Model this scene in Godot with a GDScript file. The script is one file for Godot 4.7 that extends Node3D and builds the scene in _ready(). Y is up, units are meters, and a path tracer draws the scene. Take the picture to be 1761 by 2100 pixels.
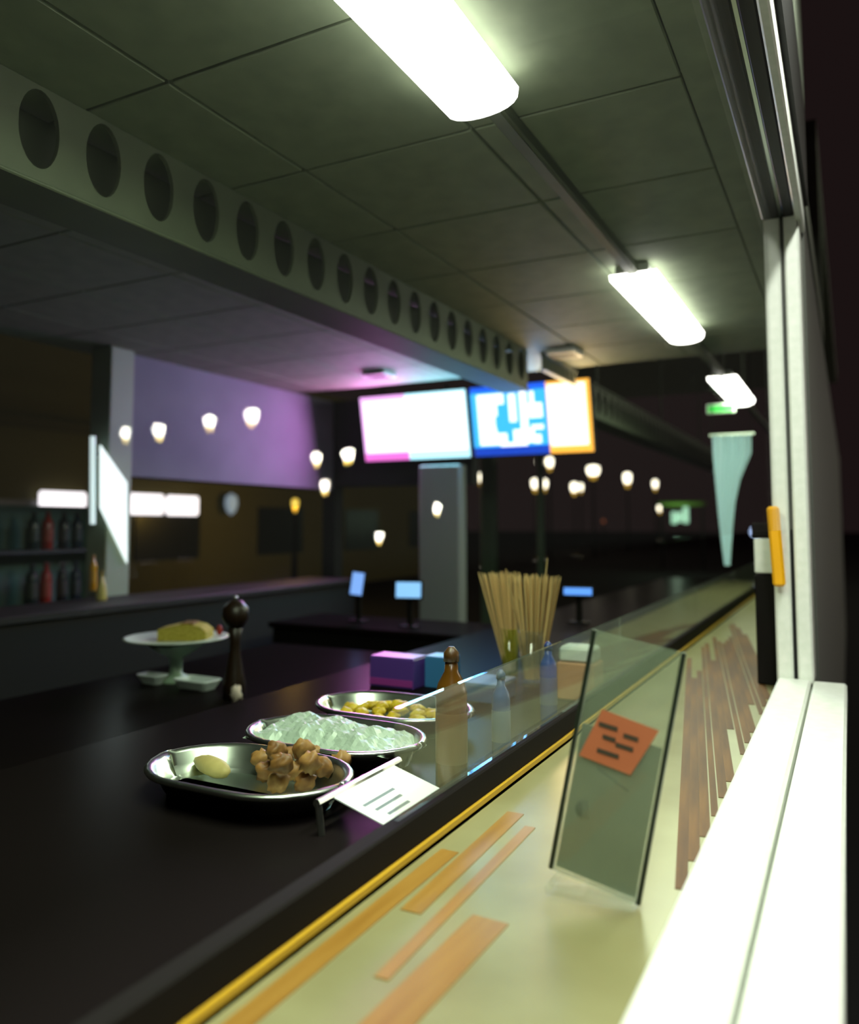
extends Node3D
# A snack counter at night, seen obliquely through its serving window.
# The hall runs along -Z. Eye at (0, 1.6, 0). Lengths in metres.

const FPX := 1650.0                  # focal length in photograph pixels
const CX := 868.0                    # where the lens axis meets the photograph
const CY := 955.0
const EYE := Vector3(0, 1.6, 0)
const YAW := 0.4852                  # 27.8 degrees to the left of the hall's axis
const PITCH := 0.0726
const WIN := -0.15                   # plane of the window glass
var cam_basis: Basis
var rng := RandomNumberGenerator.new()
var taken := {}
var M := {}

# ---------------------------------------------------------------- pixels to places
func ray(px: float, py: float) -> Vector3:
	return cam_basis * Vector3(px - CX, CY - py, -FPX)

func at_x(px: float, py: float, x: float) -> Vector3:
	var d := ray(px, py)
	return EYE + d * (x / d.x)

func at_y(px: float, py: float, y: float) -> Vector3:
	var d := ray(px, py)
	return EYE + d * ((y - EYE.y) / d.y)

func at_z(px: float, py: float, depth: float) -> Vector3:
	var d := ray(px, py)
	return EYE + d * (-depth / d.z)

# ---------------------------------------------------------------- naming
func numbered(called: String) -> String:
	var n: int = taken.get(called, 0)
	taken[called] = n + 1
	return called if n == 0 else "%s_%03d" % [called, n]

func tag(o: Node, label: String, category: String, group := "", kind := "") -> Node:
	if label: o.set_meta("label", label)
	if category: o.set_meta("category", category)
	if group: o.set_meta("group", group)
	if kind: o.set_meta("kind", kind)
	return o

func thing(called: String, at: Vector3, label: String, category: String, group := "") -> Node3D:
	var o := Node3D.new()
	o.name = numbered(called)
	add_child(o, true)
	o.position = at
	tag(o, label, category, group)
	return o

func part(called: String, mesh: Mesh, m: Material, parent: Node, at := Vector3.ZERO, rot := Vector3.ZERO) -> MeshInstance3D:
	var o := MeshInstance3D.new()
	o.name = called
	o.mesh = mesh
	o.material_override = m
	parent.add_child(o, true)
	o.position = at
	o.rotation = rot
	return o

func single(called: String, mesh: Mesh, m: Material, at: Vector3, label: String, category: String, group := "", rot := Vector3.ZERO) -> MeshInstance3D:
	var o := part(numbered(called), mesh, m, self, at, rot)
	tag(o, label, category, group)
	return o

func structure(called: String, at := Vector3.ZERO) -> Node3D:
	var o := Node3D.new()
	o.name = called
	add_child(o, true)
	o.position = at
	o.set_meta("kind", "structure")
	return o

# ---------------------------------------------------------------- materials
func mat(c: Color, rough := 0.6, metal := 0.0) -> StandardMaterial3D:
	var m := StandardMaterial3D.new()
	m.albedo_color = c
	m.roughness = rough
	m.metallic = metal
	return m

func glow(c: Color, energy: float) -> StandardMaterial3D:
	var m := mat(c, 0.5)
	m.emission_enabled = true
	m.emission = c
	m.emission_energy_multiplier = energy
	return m

func pane(c: Color, alpha: float, rough := 0.0) -> StandardMaterial3D:
	var m := mat(c, rough)
	m.transparency = BaseMaterial3D.TRANSPARENCY_ALPHA
	m.albedo_color = Color(c.r, c.g, c.b, alpha)
	return m

func noise_tex(freq: float, seed_: int, lo: Color, hi: Color, size := 512, stretch := Vector2.ONE) -> ImageTexture:
	var n := FastNoiseLite.new()
	n.seed = seed_
	n.frequency = freq
	n.fractal_octaves = 4
	var im := Image.create(size, size, false, Image.FORMAT_RGB8)
	for y in size:
		for x in size:
			# wrapped on a torus-like double sample so that it tiles
			var fx := float(x) / size
			var fy := float(y) / size
			var a := n.get_noise_2d(x * stretch.x, y * stretch.y)
			var b := n.get_noise_2d((x - size) * stretch.x, y * stretch.y)
			var c := n.get_noise_2d(x * stretch.x, (y - size) * stretch.y)
			var d := n.get_noise_2d((x - size) * stretch.x, (y - size) * stretch.y)
			var v := lerpf(lerpf(a, b, fx), lerpf(c, d, fx), fy)
			im.set_pixel(x, y, lo.lerp(hi, clampf(0.5 + v * 0.9, 0, 1)))
	return ImageTexture.create_from_image(im)

func textured(t: Texture2D, rough := 0.6, metal := 0.0, scale := 1.0) -> StandardMaterial3D:
	var m := mat(Color.WHITE, rough, metal)
	m.albedo_texture = t
	m.uv1_triplanar = true
	m.uv1_scale = Vector3.ONE * scale
	return m

# ---------------------------------------------------------------- shapes
func face(st: SurfaceTool, p: Array, centre: Vector3) -> void:
	# a flat convex polygon that faces away from centre
	var n: Vector3 = (p[1] - p[0]).cross(p[2] - p[0])
	var mid := Vector3.ZERO
	for q in p: mid += q
	mid /= p.size()
	if n.dot(mid - centre) > 0:
		p = p.duplicate()
		p.reverse()
	for i in range(1, p.size() - 1):
		for q in [p[0], p[i], p[i + 1]]:
			st.set_smooth_group(-1)
			st.add_vertex(q)

func new_st() -> SurfaceTool:
	var st := SurfaceTool.new()
	st.begin(Mesh.PRIMITIVE_TRIANGLES)
	return st

func done(st: SurfaceTool) -> ArrayMesh:
	st.generate_normals()
	return st.commit()

func add_box(st: SurfaceTool, size: Vector3, c := Vector3.ZERO, b := 0.0, basis := Basis()) -> void:
	var h := size / 2.0
	b = minf(b, minf(h.x, minf(h.y, h.z)) * 0.9)
	var s := [-1.0, 1.0]
	var v := func(sx, sy, sz, ax): # corner vertex lying on the face across axis ax
		var q := Vector3(sx * (h.x - (0.0 if ax == 0 else b)), sy * (h.y - (0.0 if ax == 1 else b)), sz * (h.z - (0.0 if ax == 2 else b)))
		return c + basis * q
	for sg in s:
		face(st, [v.call(sg, -1, -1, 0), v.call(sg, 1, -1, 0), v.call(sg, 1, 1, 0), v.call(sg, -1, 1, 0)], c)
		face(st, [v.call(-1, sg, -1, 1), v.call(1, sg, -1, 1), v.call(1, sg, 1, 1), v.call(-1, sg, 1, 1)], c)
		face(st, [v.call(-1, -1, sg, 2), v.call(1, -1, sg, 2), v.call(1, 1, sg, 2), v.call(-1, 1, sg, 2)], c)
	if b <= 0.0: return
	for a in s:
		for e in s:
			face(st, [v.call(a, e, -1, 0), v.call(a, e, 1, 0), v.call(a, e, 1, 1), v.call(a, e, -1, 1)], c)
			face(st, [v.call(a, -1, e, 0), v.call(a, 1, e, 0), v.call(a, 1, e, 2), v.call(a, -1, e, 2)], c)
			face(st, [v.call(-1, a, e, 1), v.call(1, a, e, 1), v.call(1, a, e, 2), v.call(-1, a, e, 2)], c)
			for g in s:
				face(st, [v.call(a, e, g, 0), v.call(a, e, g, 1), v.call(a, e, g, 2)], c)

func box(size: Vector3, b := 0.0) -> ArrayMesh:
	var st := new_st()
	add_box(st, size, Vector3.ZERO, b)
	return done(st)

# box given by its corners
func span(called: String, lo: Vector3, hi: Vector3, m: Material, parent: Node, b := 0.0) -> MeshInstance3D:
	return part(called, box(hi - lo, b), m, parent, (lo + hi) / 2.0)

func lathe(profile: Array, segs := 24, sx := 1.0, sz := 1.0) -> ArrayMesh:
	var st := new_st()
	for i in profile.size() - 1:
		var a: Vector2 = profile[i]
		var b: Vector2 = profile[i + 1]
		var t := b - a
		for k in segs:
			var q := []
			for e in [[a, k], [b, k], [b, k + 1], [a, k + 1]]:
				var ang: float = TAU * e[1] / segs
				q.append(Vector3(e[0].x * cos(ang) * sx, e[0].y, e[0].x * sin(ang) * sz))
			var tri := [q[0], q[1], q[2], q[0], q[2], q[3]]
			for j in 6:
				st.set_smooth_group(i if absf(t.angle()) < 10.0 and profile.size() < 4 else 0)
				st.add_vertex(tri[j])
	st.index()
	st.generate_normals()
	return st.commit()

func tube(points: Array, radii: Array, segs := 8) -> ArrayMesh:
	var st := new_st()
	var rings := []
	for i in points.size():
		var p: Vector3 = points[i]
		var d: Vector3 = (points[mini(i + 1, points.size() - 1)] - points[maxi(i - 1, 0)]).normalized()
		var u := d.cross(Vector3.UP if absf(d.y) < 0.9 else Vector3.RIGHT).normalized()
		var w := d.cross(u)
		var r := []
		for k in segs:
			var a := TAU * k / segs
			r.append(p + (u * cos(a) + w * sin(a)) * radii[i])
		rings.append(r)
	for i in rings.size() - 1:
		var mid: Vector3 = (points[i] + points[i + 1]) / 2.0
		for k in segs:
			face(st, [rings[i][k], rings[i][(k + 1) % segs], rings[i + 1][(k + 1) % segs], rings[i + 1][k]], mid)
	face(st, rings[0], points[1])
	face(st, rings[-1], points[-2])
	return done(st)

func lump(r: Vector3, seed_: int, rough := 0.35) -> ArrayMesh:
	var n := FastNoiseLite.new()
	n.seed = seed_
	n.frequency = 0.9
	var st := new_st()
	var U := 14
	var V := 8
	var pt := func(i, j):
		var th: float = PI * j / V
		var ph: float = TAU * (i % U) / U
		var d := Vector3(sin(th) * cos(ph), cos(th), sin(th) * sin(ph))
		return d * r * (1.0 + rough * n.get_noise_3dv(d * 1.6 + Vector3.ONE * seed_))
	for j in V:
		for i in U:
			var a: Vector3 = pt.call(i, j)
			var b: Vector3 = pt.call(i + 1, j)
			var c: Vector3 = pt.call(i + 1, j + 1)
			var d: Vector3 = pt.call(i, j + 1)
			st.set_smooth_group(0)
			if j > 0:
				for q in [a, b, c]: st.add_vertex(q)
			if j < V - 1:
				for q in [a, c, d]: st.add_vertex(q)
	st.index()
	st.generate_normals()
	return st.commit()

func rounded(w: float, d: float, r: float, segs := 7) -> Array:
	var out := []
	for q in 4:
		var cx: float = (w / 2 - r) * [1, -1, -1, 1][q]
		var cz: float = (d / 2 - r) * [1, 1, -1, -1][q]
		for k in segs + 1:
			var a := PI / 2 * (q + float(k) / segs)
			out.append(Vector3(cx + r * cos(a), 0, cz + r * sin(a)))
	return out

# a pressed sheet-metal tray with a rolled rim; steps of (inset, height)
func pressed(w: float, d: float, r: float, steps: Array) -> ArrayMesh:
	var st := new_st()
	var loops := []
	for s in steps:
		var l := []
		for p in rounded(w - 2 * s.x, d - 2 * s.x, maxf(r - s.x, 0.01)):
			l.append(p + Vector3(0, s.y, 0))
		loops.append(l)
	for i in loops.size() - 1:
		var n: int = loops[i].size()
		for k in n:
			var q := [loops[i][k], loops[i + 1][k], loops[i + 1][(k + 1) % n], loops[i][(k + 1) % n]]
			for v in [q[0], q[1], q[2], q[0], q[2], q[3]]:
				st.set_smooth_group(0)
				st.add_vertex(v)
	var last: Array = loops[-1]
	for k in range(1, last.size() - 1):
		for v in [last[0], last[k], last[k + 1]]:
			st.set_smooth_group(1)
			st.add_vertex(v)
	st.generate_normals()
	return st.commit()

func area(at: Vector3, size: Vector2, towards: Vector3, c: Color, energy: float, parent: Node, called := "panel_light") -> AreaLight3D:
	var l := AreaLight3D.new()
	l.name = called
	l.area_size = size
	l.light_color = c
	l.light_energy = energy
	l.shadow_enabled = true
	l.area_range = 20.0
	parent.add_child(l, true)
	l.position = at
	var up := Vector3.UP if absf(towards.normalized().y) < 0.9 else Vector3.FORWARD
	l.basis = Basis.looking_at(towards.normalized(), up)
	return l

# ================================================================= scene
func _ready() -> void:
	rng.seed = 11
	cam_basis = Basis.from_euler(Vector3(PITCH, YAW, 0))

	# --- camera
	var cam := Camera3D.new()
	cam.name = "camera"
	add_child(cam)
	var lens := CameraAttributesPhysical.new()
	lens.frustum_focal_length = 65.0
	lens.frustum_focus_distance = 1.6
	lens.exposure_aperture = 4.0
	lens.frustum_near = 0.05
	lens.frustum_far = 400.0
	cam.attributes = lens
	cam.projection = Camera3D.PROJECTION_FRUSTUM
	cam.near = 0.05
	cam.far = 400.0
	cam.size = 0.05 * 2100.0 / FPX
	cam.frustum_offset = Vector2(0.05 * (880.5 - CX) / FPX, -0.05 * (1050.0 - CY) / FPX)
	cam.position = EYE
	cam.basis = cam_basis
	cam.current = true

	# --- night sky and exposure
	var env := Environment.new()
	env.background_mode = Environment.BG_COLOR
	env.background_color = Color(0.10, 0.07, 0.07)
	env.tonemap_mode = Environment.TONE_MAPPER_LINEAR
	env.tonemap_exposure = 1.0
	env.sdfgi_enabled = true
	env.ssao_enabled = true
	env.ssil_enabled = true
	var we := WorldEnvironment.new()
	we.name = "world_environment"
	we.environment = env
	add_child(we)

	materials()
	shell()
	serving_window()
	beam()
	ceiling_lights()
	screens()
	counters()
	trays()
	window_table()
	glass_ware()
	back_of_house()
	outside()

func materials() -> void:
	M.tile = textured(noise_tex(0.02, 3, Color(0.43, 0.48, 0.39), Color(0.49, 0.54, 0.44), 256), 0.75, 0.0, 1.3)
	M.steel_paint = textured(noise_tex(0.015, 5, Color(0.30, 0.34, 0.26), Color(0.35, 0.39, 0.30), 256), 0.6, 0.0, 0.8)
	M.roof_deck = textured(noise_tex(0.02, 6, Color(0.42, 0.45, 0.39), Color(0.48, 0.51, 0.44), 256), 0.8, 0.0, 1.0)
	M.plaster = textured(noise_tex(0.012, 8, Color(0.43, 0.44, 0.49), Color(0.48, 0.49, 0.54), 256), 0.85, 0.0, 0.6)
	M.dark_wall = mat(Color(0.17, 0.17, 0.18), 0.85)
	M.frame_white = textured(noise_tex(0.03, 12, Color(0.86, 0.88, 0.84), Color(0.91, 0.92, 0.89), 256), 0.45, 0.0, 3.0)
	M.frame_dark = mat(Color(0.10, 0.10, 0.09), 0.5)
	M.rubber = mat(Color(0.05, 0.05, 0.05), 0.8)
	M.glass = pane(Color(0.97, 1.0, 0.98), 0.004)
	M.glass.metallic_specular = 0.18
	M.guard_glass = pane(Color(0.74, 0.86, 0.76), 0.05)
	M.black_gloss = mat(Color(0.09, 0.075, 0.075), 0.28)
	M.black_gloss.metallic_specular = 0.06
	M.black_matt = mat(Color(0.10, 0.09, 0.085), 0.7)
	M.black_matt.metallic_specular = 0.2
	M.steel = mat(Color(0.78, 0.82, 0.78), 0.28, 1.0)
	M.white_plastic = mat(Color(0.88, 0.90, 0.88), 0.4)
	M.lamp = glow(Color(1.0, 0.99, 0.95), 8.0)
	M.lamp_side = M.lamp

func shell() -> void:
	# floor
	var fl := structure("floor")
	span("slab", Vector3(-4.2, -0.12, -14), Vector3(-0.1, 0.0, 1.5), mat(Color(0.16, 0.16, 0.15), 0.5), fl)
	# ceiling: slab and square panels hung under it, dark joints between
	var ce := structure("ceiling")
	span("slab", Vector3(-3.9, 2.62, -5.05), Vector3(-0.09, 2.75, 1.5), M.roof_deck, ce)
	var tile := box(Vector3(0.511, 0.018, 0.511), 0.003)
	for i in 7:
		for j in 12:
			var x := -0.555 - 0.52 * i
			var z := 1.05 - 0.52 * j
			if x < -3.75: continue
			part("panel", tile, M.tile, ce, Vector3(x, 2.611, z))
	span("edge_panel", Vector3(-0.295, 2.602, -5.0), Vector3(-0.2, 2.62, 1.3), M.tile, ce)
	var cf := structure("ceiling_001")
	span("slab", Vector3(-3.9, 3.80, -14), Vector3(-0.09, 3.95, -5.06), M.roof_deck, cf)
	span("step", Vector3(-3.9, 2.75, -5.06), Vector3(-0.09, 3.80, -4.94), M.roof_deck, cf)
	# header wall over the far opening of the long side
	var wl := structure("wall_left")
	span("header", Vector3(-3.85, 1.88, -5.45), Vector3(-3.7, 2.6, -3.30), M.plaster, wl)
	span("lower_wall", Vector3(-3.85, 0.0, -5.45), Vector3(-3.7, 1.05, 1.4), M.dark_wall, wl)
	span("corner_post", Vector3(-3.80, 0.0, -5.56), Vector3(-3.68, 2.6, -5.44), M.dark_wall, wl)
	span("end_wall", Vector3(-3.85, 1.05, -0.2), Vector3(-3.7, 2.6, 1.4), M.dark_wall, wl)
	var wb := structure("wall_back")
	span("header", Vector3(-3.68, 1.90, -5.56), Vector3(-2.46, 2.6, -5.45), M.dark_wall, wb)
	# wall under the serving window, and beyond its far jamb
	var wr := structure("wall_right")
	span("lower_wall", Vector3(-0.2, 0.0, -2.75), Vector3(-0.08, 1.10, 1.4), M.dark_wall, wr)
	span("far_wall", Vector3(-0.2, 0.0, -14), Vector3(-0.095, 2.6, -2.76), mat(Color(0.30, 0.31, 0.28), 0.7), wr)
	span("lintel", Vector3(-0.2, 2.60, -2.75), Vector3(-0.08, 2.9, 1.4), M.frame_dark, wr)
	# pale pillar on the long side, and the pillar beneath the screens
	single("pillar", box(Vector3(0.16, 2.6, 0.17), 0.006), mat(Color(0.60, 0.66, 0.57), 0.55), Vector3(-3.70, 1.3, -3.205), "pale green square pillar at the end of the lilac wall band", "pillar")
	single("pillar", box(Vector3(0.33, 2.03, 0.12), 0.01), mat(Color(0.55, 0.57, 0.56), 0.35), Vector3(-2.62, 1.015, -5.27), "grey pillar below the pink and cyan menu screen", "pillar")

func serving_window() -> void:
	var w := structure("window_1")
	# head rail: dark underside, white outer lip
	span("head_rail", Vector3(-0.205, 2.53, -2.62), Vector3(-0.155, 2.60, 1.4), M.frame_dark, w, 0.004)
	span("head_rail", Vector3(-0.147, 2.53, -2.62), Vector3(-0.115, 2.60, 1.4), M.frame_dark, w, 0.004)
	span("glazing_bead", Vector3(-0.155, 2.535, -2.62), Vector3(-0.147, 2.60, 1.4), M.steel, w)
	span("head_lip", Vector3(-0.113, 2.515, -2.75), Vector3(-0.092, 2.60, 1.4), M.frame_white, w, 0.004)
	# far jamb: two white strips with a rubber gasket between them
	var j := part("jamb", box(Vector3(0.045, 1.42, 0.14), 0.006), M.frame_white, w, Vector3(-0.180, 1.845, -2.69))
	part("jamb", box(Vector3(0.042, 1.42, 0.14), 0.006), M.frame_white, w, Vector3(-0.125, 1.845, -2.69))
	part("gasket", box(Vector3(0.012, 1.42, 0.10)), M.rubber, w, Vector3(-0.1515, 1.845, -2.69))
	# sill in two strips with the glazing groove between
	span("sill_board", Vector3(-0.20, 1.10, -2.62), Vector3(-0.112, 1.15, 1.4), M.frame_white, w, 0.006)
	span("sill_board", Vector3(-0.106, 1.10, -2.62), Vector3(-0.02, 1.148, 1.4), M.frame_white, w, 0.006)
	# frameless sash glass, slid up so that the ledge is open to the street
	span("pane", Vector3(WIN - 0.003, 1.585, -2.618), Vector3(WIN + 0.003, 2.534, 1.38), M.glass, w)

func beam() -> void:
	beam_run(-1.70 + 0.18 * 12.0, -4.40, "long grey-green ceiling beam pierced by a row of oval holes")
	beam_run(-5.45, -12.6, "far grey-green ceiling beam with oval holes beyond the menu screens")
	# louvred grille closing the gap above the blue screen
	var g := thing("louvre_grille", Vector3(-1.56, 2.50, -4.76), "shallow louvred grille above the blue menu screen", "grille")
	span("frame", Vector3(-0.01, 0.085, -0.32), Vector3(0.02, 0.10, 0.32), M.steel_paint, g)
	span("frame", Vector3(-0.01, 0.0, -0.32), Vector3(0.02, 0.012, 0.32), M.steel_paint, g)
	for k in 8:
		part("louvre", box(Vector3(0.02, 0.075, 0.03)), M.steel_paint, g, Vector3(0.005, 0.048, -0.295 + 0.084 * k))

func beam_run(z0: float, z1: float, label: String) -> void:
	# box beam whose web is pierced by a row of upright oval holes, 0.18 m apart
	var t := thing("perforated_beam", Vector3(-1.6, 2.37, 0), label, "beam")
	var st := new_st()
	var h := 0.23
	var s := 0.18
	var cz := z0
	var N := 28
	while cz > z1:
		var hole := []
		var edge := []
		for k in N:
			var a := TAU * k / N
			hole.append(Vector3(0, 0.128 + 0.092 * sin(a), cz + 0.053 * cos(a)))
			var d := Vector2(cos(a), sin(a))
			var f := minf((s / 2) / maxf(absf(d.x), 1e-5), (h / 2) / maxf(absf(d.y), 1e-5))
			edge.append(Vector3(0, h / 2 + d.y * f, cz + d.x * f))
		for k in N:
			var n := (k + 1) % N
			face(st, [hole[k], edge[k], edge[n], hole[n]], Vector3(-1, h / 2, cz))
			var back := Vector3(-0.012, 0, 0)
			for q in [[hole[k], hole[n], hole[n] + back], [hole[k], hole[n] + back, hole[k] + back]]:
				for v in q:
					st.set_smooth_group(-1)
					st.add_vertex(v)
		for sy in [0.0, h]:
			for sz in [-1.0, 1.0]:
				var c := Vector3(0, sy, cz + sz * s / 2)
				var near := edge.duplicate()
				near.sort_custom(func(p, q): return p.distance_squared_to(c) < q.distance_squared_to(c))
				face(st, [c, near[0], near[1]], Vector3(-1, h / 2, cz))
		cz -= s
	var e0 := z0 + s / 2
	if z1 < -6.0:
		for hz in [-6.0, -8.4, -10.8]:
			span("hanger_rod", Vector3(-0.075, h, hz - 0.008), Vector3(-0.059, 1.43, hz + 0.008), M.steel_paint, t)
		span("upper_flange", Vector3(-0.15, h - 0.002, z1), Vector3(0.02, h + 0.008, z0), M.steel_paint, t)
	var e1 := cz + s / 2
	part("web", done(st), M.steel_paint, t)
	span("lower_flange", Vector3(-0.16, -0.010, e1), Vector3(0.02, 0.0, e0), M.steel_paint, t, 0.003)
	span("back_web", Vector3(-0.145, 0.0, e1), Vector3(-0.13, h - 0.002, e0), M.steel_paint, t)
	span("end_plate", Vector3(-0.145, 0.0, e1 - 0.006), Vector3(0.0, h - 0.002, e1), M.steel_paint, t)
	span("end_plate", Vector3(-0.145, 0.0, e0), Vector3(0.0, h - 0.002, e0 + 0.006), M.steel_paint, t)

func ceiling_lights() -> void:
	# trunking that carries the row of lamps
	var tr := thing("cable_trunking", Vector3(-0.705, 2.585, -3.0), "narrow pale cable trunking running from lamp to lamp", "trunking")
	span("channel", Vector3(-0.022, -0.02, -9.0), Vector3(0.022, 0.013, 4.0), M.steel_paint, tr, 0.003)
	span("cover_strip", Vector3(-0.015, -0.024, -9.0), Vector3(0.015, -0.02, 4.0), M.steel_paint, tr)
	for hz in [-5.6, -6.8, -9.0, -11.5]:
		span("hanger_rod", Vector3(-0.006, 0.013, hz + 3.0 - 0.006), Vector3(0.006, 1.215, hz + 3.0 + 0.006), M.steel_paint, tr)
	var prof := []
	for k in 13:
		var a := PI * k / 12
		prof.append(Vector2(0.09 * cos(a), -0.05 * pow(sin(a), 0.6)))
	var where := ["above the food trays", "between the beam and the far jamb", "over the far end of the counter"]
	for i in 3:
		var z: float = [-1.05, -3.635, -6.10][i]
		var t := thing("ceiling_light", Vector3(-0.705, 2.584, z), "lit white ceiling batten lamp " + where[i], "lamp", "batten lamps in a row")
		part("housing", box(Vector3(0.12, 0.03, 1.16), 0.005), M.white_plastic, t, Vector3(0, 0.0, 0))
		var st := new_st()
		for k in 12:
			var p: Vector2 = prof[k]
			var q: Vector2 = prof[k + 1]
			face(st, [Vector3(p.x, p.y, -0.57), Vector3(q.x, q.y, -0.57), Vector3(q.x, q.y, 0.57), Vector3(p.x, p.y, 0.57)], Vector3.ZERO)
		for e in [-0.57, 0.57]:
			var poly := []
			for p in prof: poly.append(Vector3(p.x, p.y, e))
			face(st, poly, Vector3.ZERO)
		face(st, [Vector3(-0.09, 0, -0.57), Vector3(0.09, 0, -0.57), Vector3(0.09, 0, 0.57), Vector3(-0.09, 0, 0.57)], Vector3(0, -0.05, 0))
		part("diffuser", done(st), M.lamp, t, Vector3(0, -0.016, 0))
		for e in [-0.578, 0.578]:
			part("end_cap", box(Vector3(0.13, 0.034, 0.012), 0.003), M.white_plastic, t, Vector3(0, -0.002, e))
		area(Vector3(0, -0.075, 0), Vector2(0.17, 1.12), Vector3.DOWN, Color(0.91, 1.0, 0.83), 1.9, t, "lamp_light")
	# small green running-man sign light below the last lamp
	var ex := at_z(1478, 838, 6.3)
	var s := thing("exit_sign", ex, "small green lit exit sign below the farthest ceiling lamp", "sign")
	part("housing", box(Vector3(0.20, 0.07, 0.03), 0.004), M.white_plastic, s)
	part("sign_face", box(Vector3(0.18, 0.055, 0.004)), glow(Color(0.10, 0.55, 0.18), 0.4), s, Vector3(0, 0, 0.017))
	part("hanger", box(Vector3(0.012, 3.8 - ex.y - 0.03, 0.012)), M.black_matt, s, Vector3(0, (3.8 - ex.y) / 2 + 0.02, 0))

func screen_image(kind: int) -> ImageTexture:
	var W := 256
	var H := 144
	var im := Image.create(W, H, false, Image.FORMAT_RGB8)
	if kind == 0:
		im.fill(Color(0.97, 0.90, 0.97))
		im.fill_rect(Rect2i(0, 0, 112, H), Color(0.86, 0.62, 0.88))
		im.fill_rect(Rect2i(6, 10, 106, 116), Color(0.97, 0.90, 0.97))
		im.fill_rect(Rect2i(112, 0, W - 112, H), Color(0.66, 0.90, 0.96))
		im.fill_rect(Rect2i(112, 5, W - 116, 122), Color(0.95, 0.98, 0.99))
		im.fill_rect(Rect2i(118, 84, 14, 16), Color(0.95, 0.82, 0.92))
		im.fill_rect(Rect2i(168, 62, 18, 34), Color(0.88, 0.78, 0.93))
		im.fill_rect(Rect2i(216, 66, 8, 20), Color(0.90, 0.82, 0.95))
		im.fill_rect(Rect2i(0, 128, 112, 16), Color(0.80, 0.38, 0.72))
	else:
		im.fill(Color(0.20, 0.62, 0.90))
		im.fill_rect(Rect2i(0, 0, 166, 12), Color(0.10, 0.32, 0.80))
		im.fill_rect(Rect2i(0, 126, 166, 18), Color(0.08, 0.22, 0.62))
		var white := Color(0.93, 0.97, 1.0)
		for r in [[14, 16, 60, 22], [14, 38, 44, 24], [14, 62, 38, 26], [14, 88, 40, 34], [50, 98, 26, 24], [84, 18, 16, 58], [108, 14, 16, 106], [130, 16, 10, 24], [126, 40, 30, 30], [90, 92, 46, 28], [130, 84, 26, 10], [134, 104, 16, 18], [60, 118, 60, 8]]:
			im.fill_rect(Rect2i(r[0], r[1], r[2], r[3]), white)
		for y in [30, 52, 74, 96]:
			im.fill_rect(Rect2i(20, y, 30, 2), Color(0.55, 0.82, 0.95))
		im.fill_rect(Rect2i(166, 0, 90, H), Color(0.93, 0.66, 0.24))
		im.fill_rect(Rect2i(169, 6, 78, 124), Color(1.0, 0.98, 0.93))
	return ImageTexture.create_from_image(im)

func screens() -> void:
	# two menu screens hung side by side from the ceiling, tipped forward
	var Z := 5.20
	var spec := [[742.0, 815.0, 960.0, 797.0, "wide menu screen glowing pink and pale cyan", 0], [966.0, 796.0, 1213.0, 774.0, "wide menu screen with blue and white blocks and an orange edge", 1]]
	for s in spec:
		var a := at_z(s[0], s[1], Z)
		var b := at_z(s[2], s[3], Z)
		var w := b.x - a.x
		var h := 0.50
		var top := (a.y + b.y) / 2.0
		var t := thing("menu_screen", Vector3((a.x + b.x) / 2, top - h / 2, -Z), s[4], "screen", "menu screens under the ceiling")
		t.rotation.x = 0.20
		part("casing", box(Vector3(w, h, 0.05), 0.006), M.black_matt, t, Vector3(0, 0, -0.032))
		var e := StandardMaterial3D.new()
		e.albedo_color = Color(0.02, 0.02, 0.02)
		e.roughness = 0.3
		e.emission_enabled = true
		e.emission = Color.BLACK
		e.emission_texture = screen_image(s[5])
		e.emission = Color.WHITE
		e.emission_operator = BaseMaterial3D.EMISSION_OP_MULTIPLY
		e.emission_energy_multiplier = 1.9
		var pm := PlaneMesh.new()
		pm.orientation = PlaneMesh.FACE_Z
		pm.size = Vector2(w - 0.012, h - 0.012)
		part("screen", pm, e, t, Vector3(0, 0, -0.005))
		for k in [-0.3, 0.3]:
			part("bracket", box(Vector3(0.03, 0.30, 0.02), 0.003), M.black_matt, t, Vector3(k * w, 0.14, -0.07))
		var halves := [[Color(1.0, 0.55, 0.95), -0.28, 0.44], [Color(0.55, 0.90, 1.0), 0.22, 0.56]] if s[5] == 0 else [[Color(0.35, 0.68, 1.0), -0.18, 0.64], [Color(1.0, 0.85, 0.6), 0.32, 0.36]]
		for q in halves:
			area(Vector3(q[1] * w, 0, 0.004), Vector2(q[2] * w, h - 0.02), Vector3(0, 0, 1), q[0], 1.7 if q[1] == -0.28 else 1.1, t, "screen_light")
	# small white boxes fixed to the ceiling in front of the screens
	var i := 0
	for p in [[777, 770], [931, 747], [1108, 731]]:
		var c := at_y(p[0], p[1], 2.58)
		var d := thing("ceiling_vent", Vector3(c.x, 2.585, c.z), ["small white ceiling vent box near the pink screen", "small white ceiling vent box near the gap between screens", "small white ceiling vent box near the perforated beam"][i], "vent", "vent boxes on the ceiling")
		if i == 2: d.position.x = -1.42
		part("body", box(Vector3(0.17, 0.03, 0.17), 0.004), M.white_plastic, d)
		for k in 4:
			part("slat", box(Vector3(0.14, 0.004, 0.012)), M.steel_paint, d, Vector3(0, -0.017, -0.05 + 0.033 * k))
		i += 1

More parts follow.
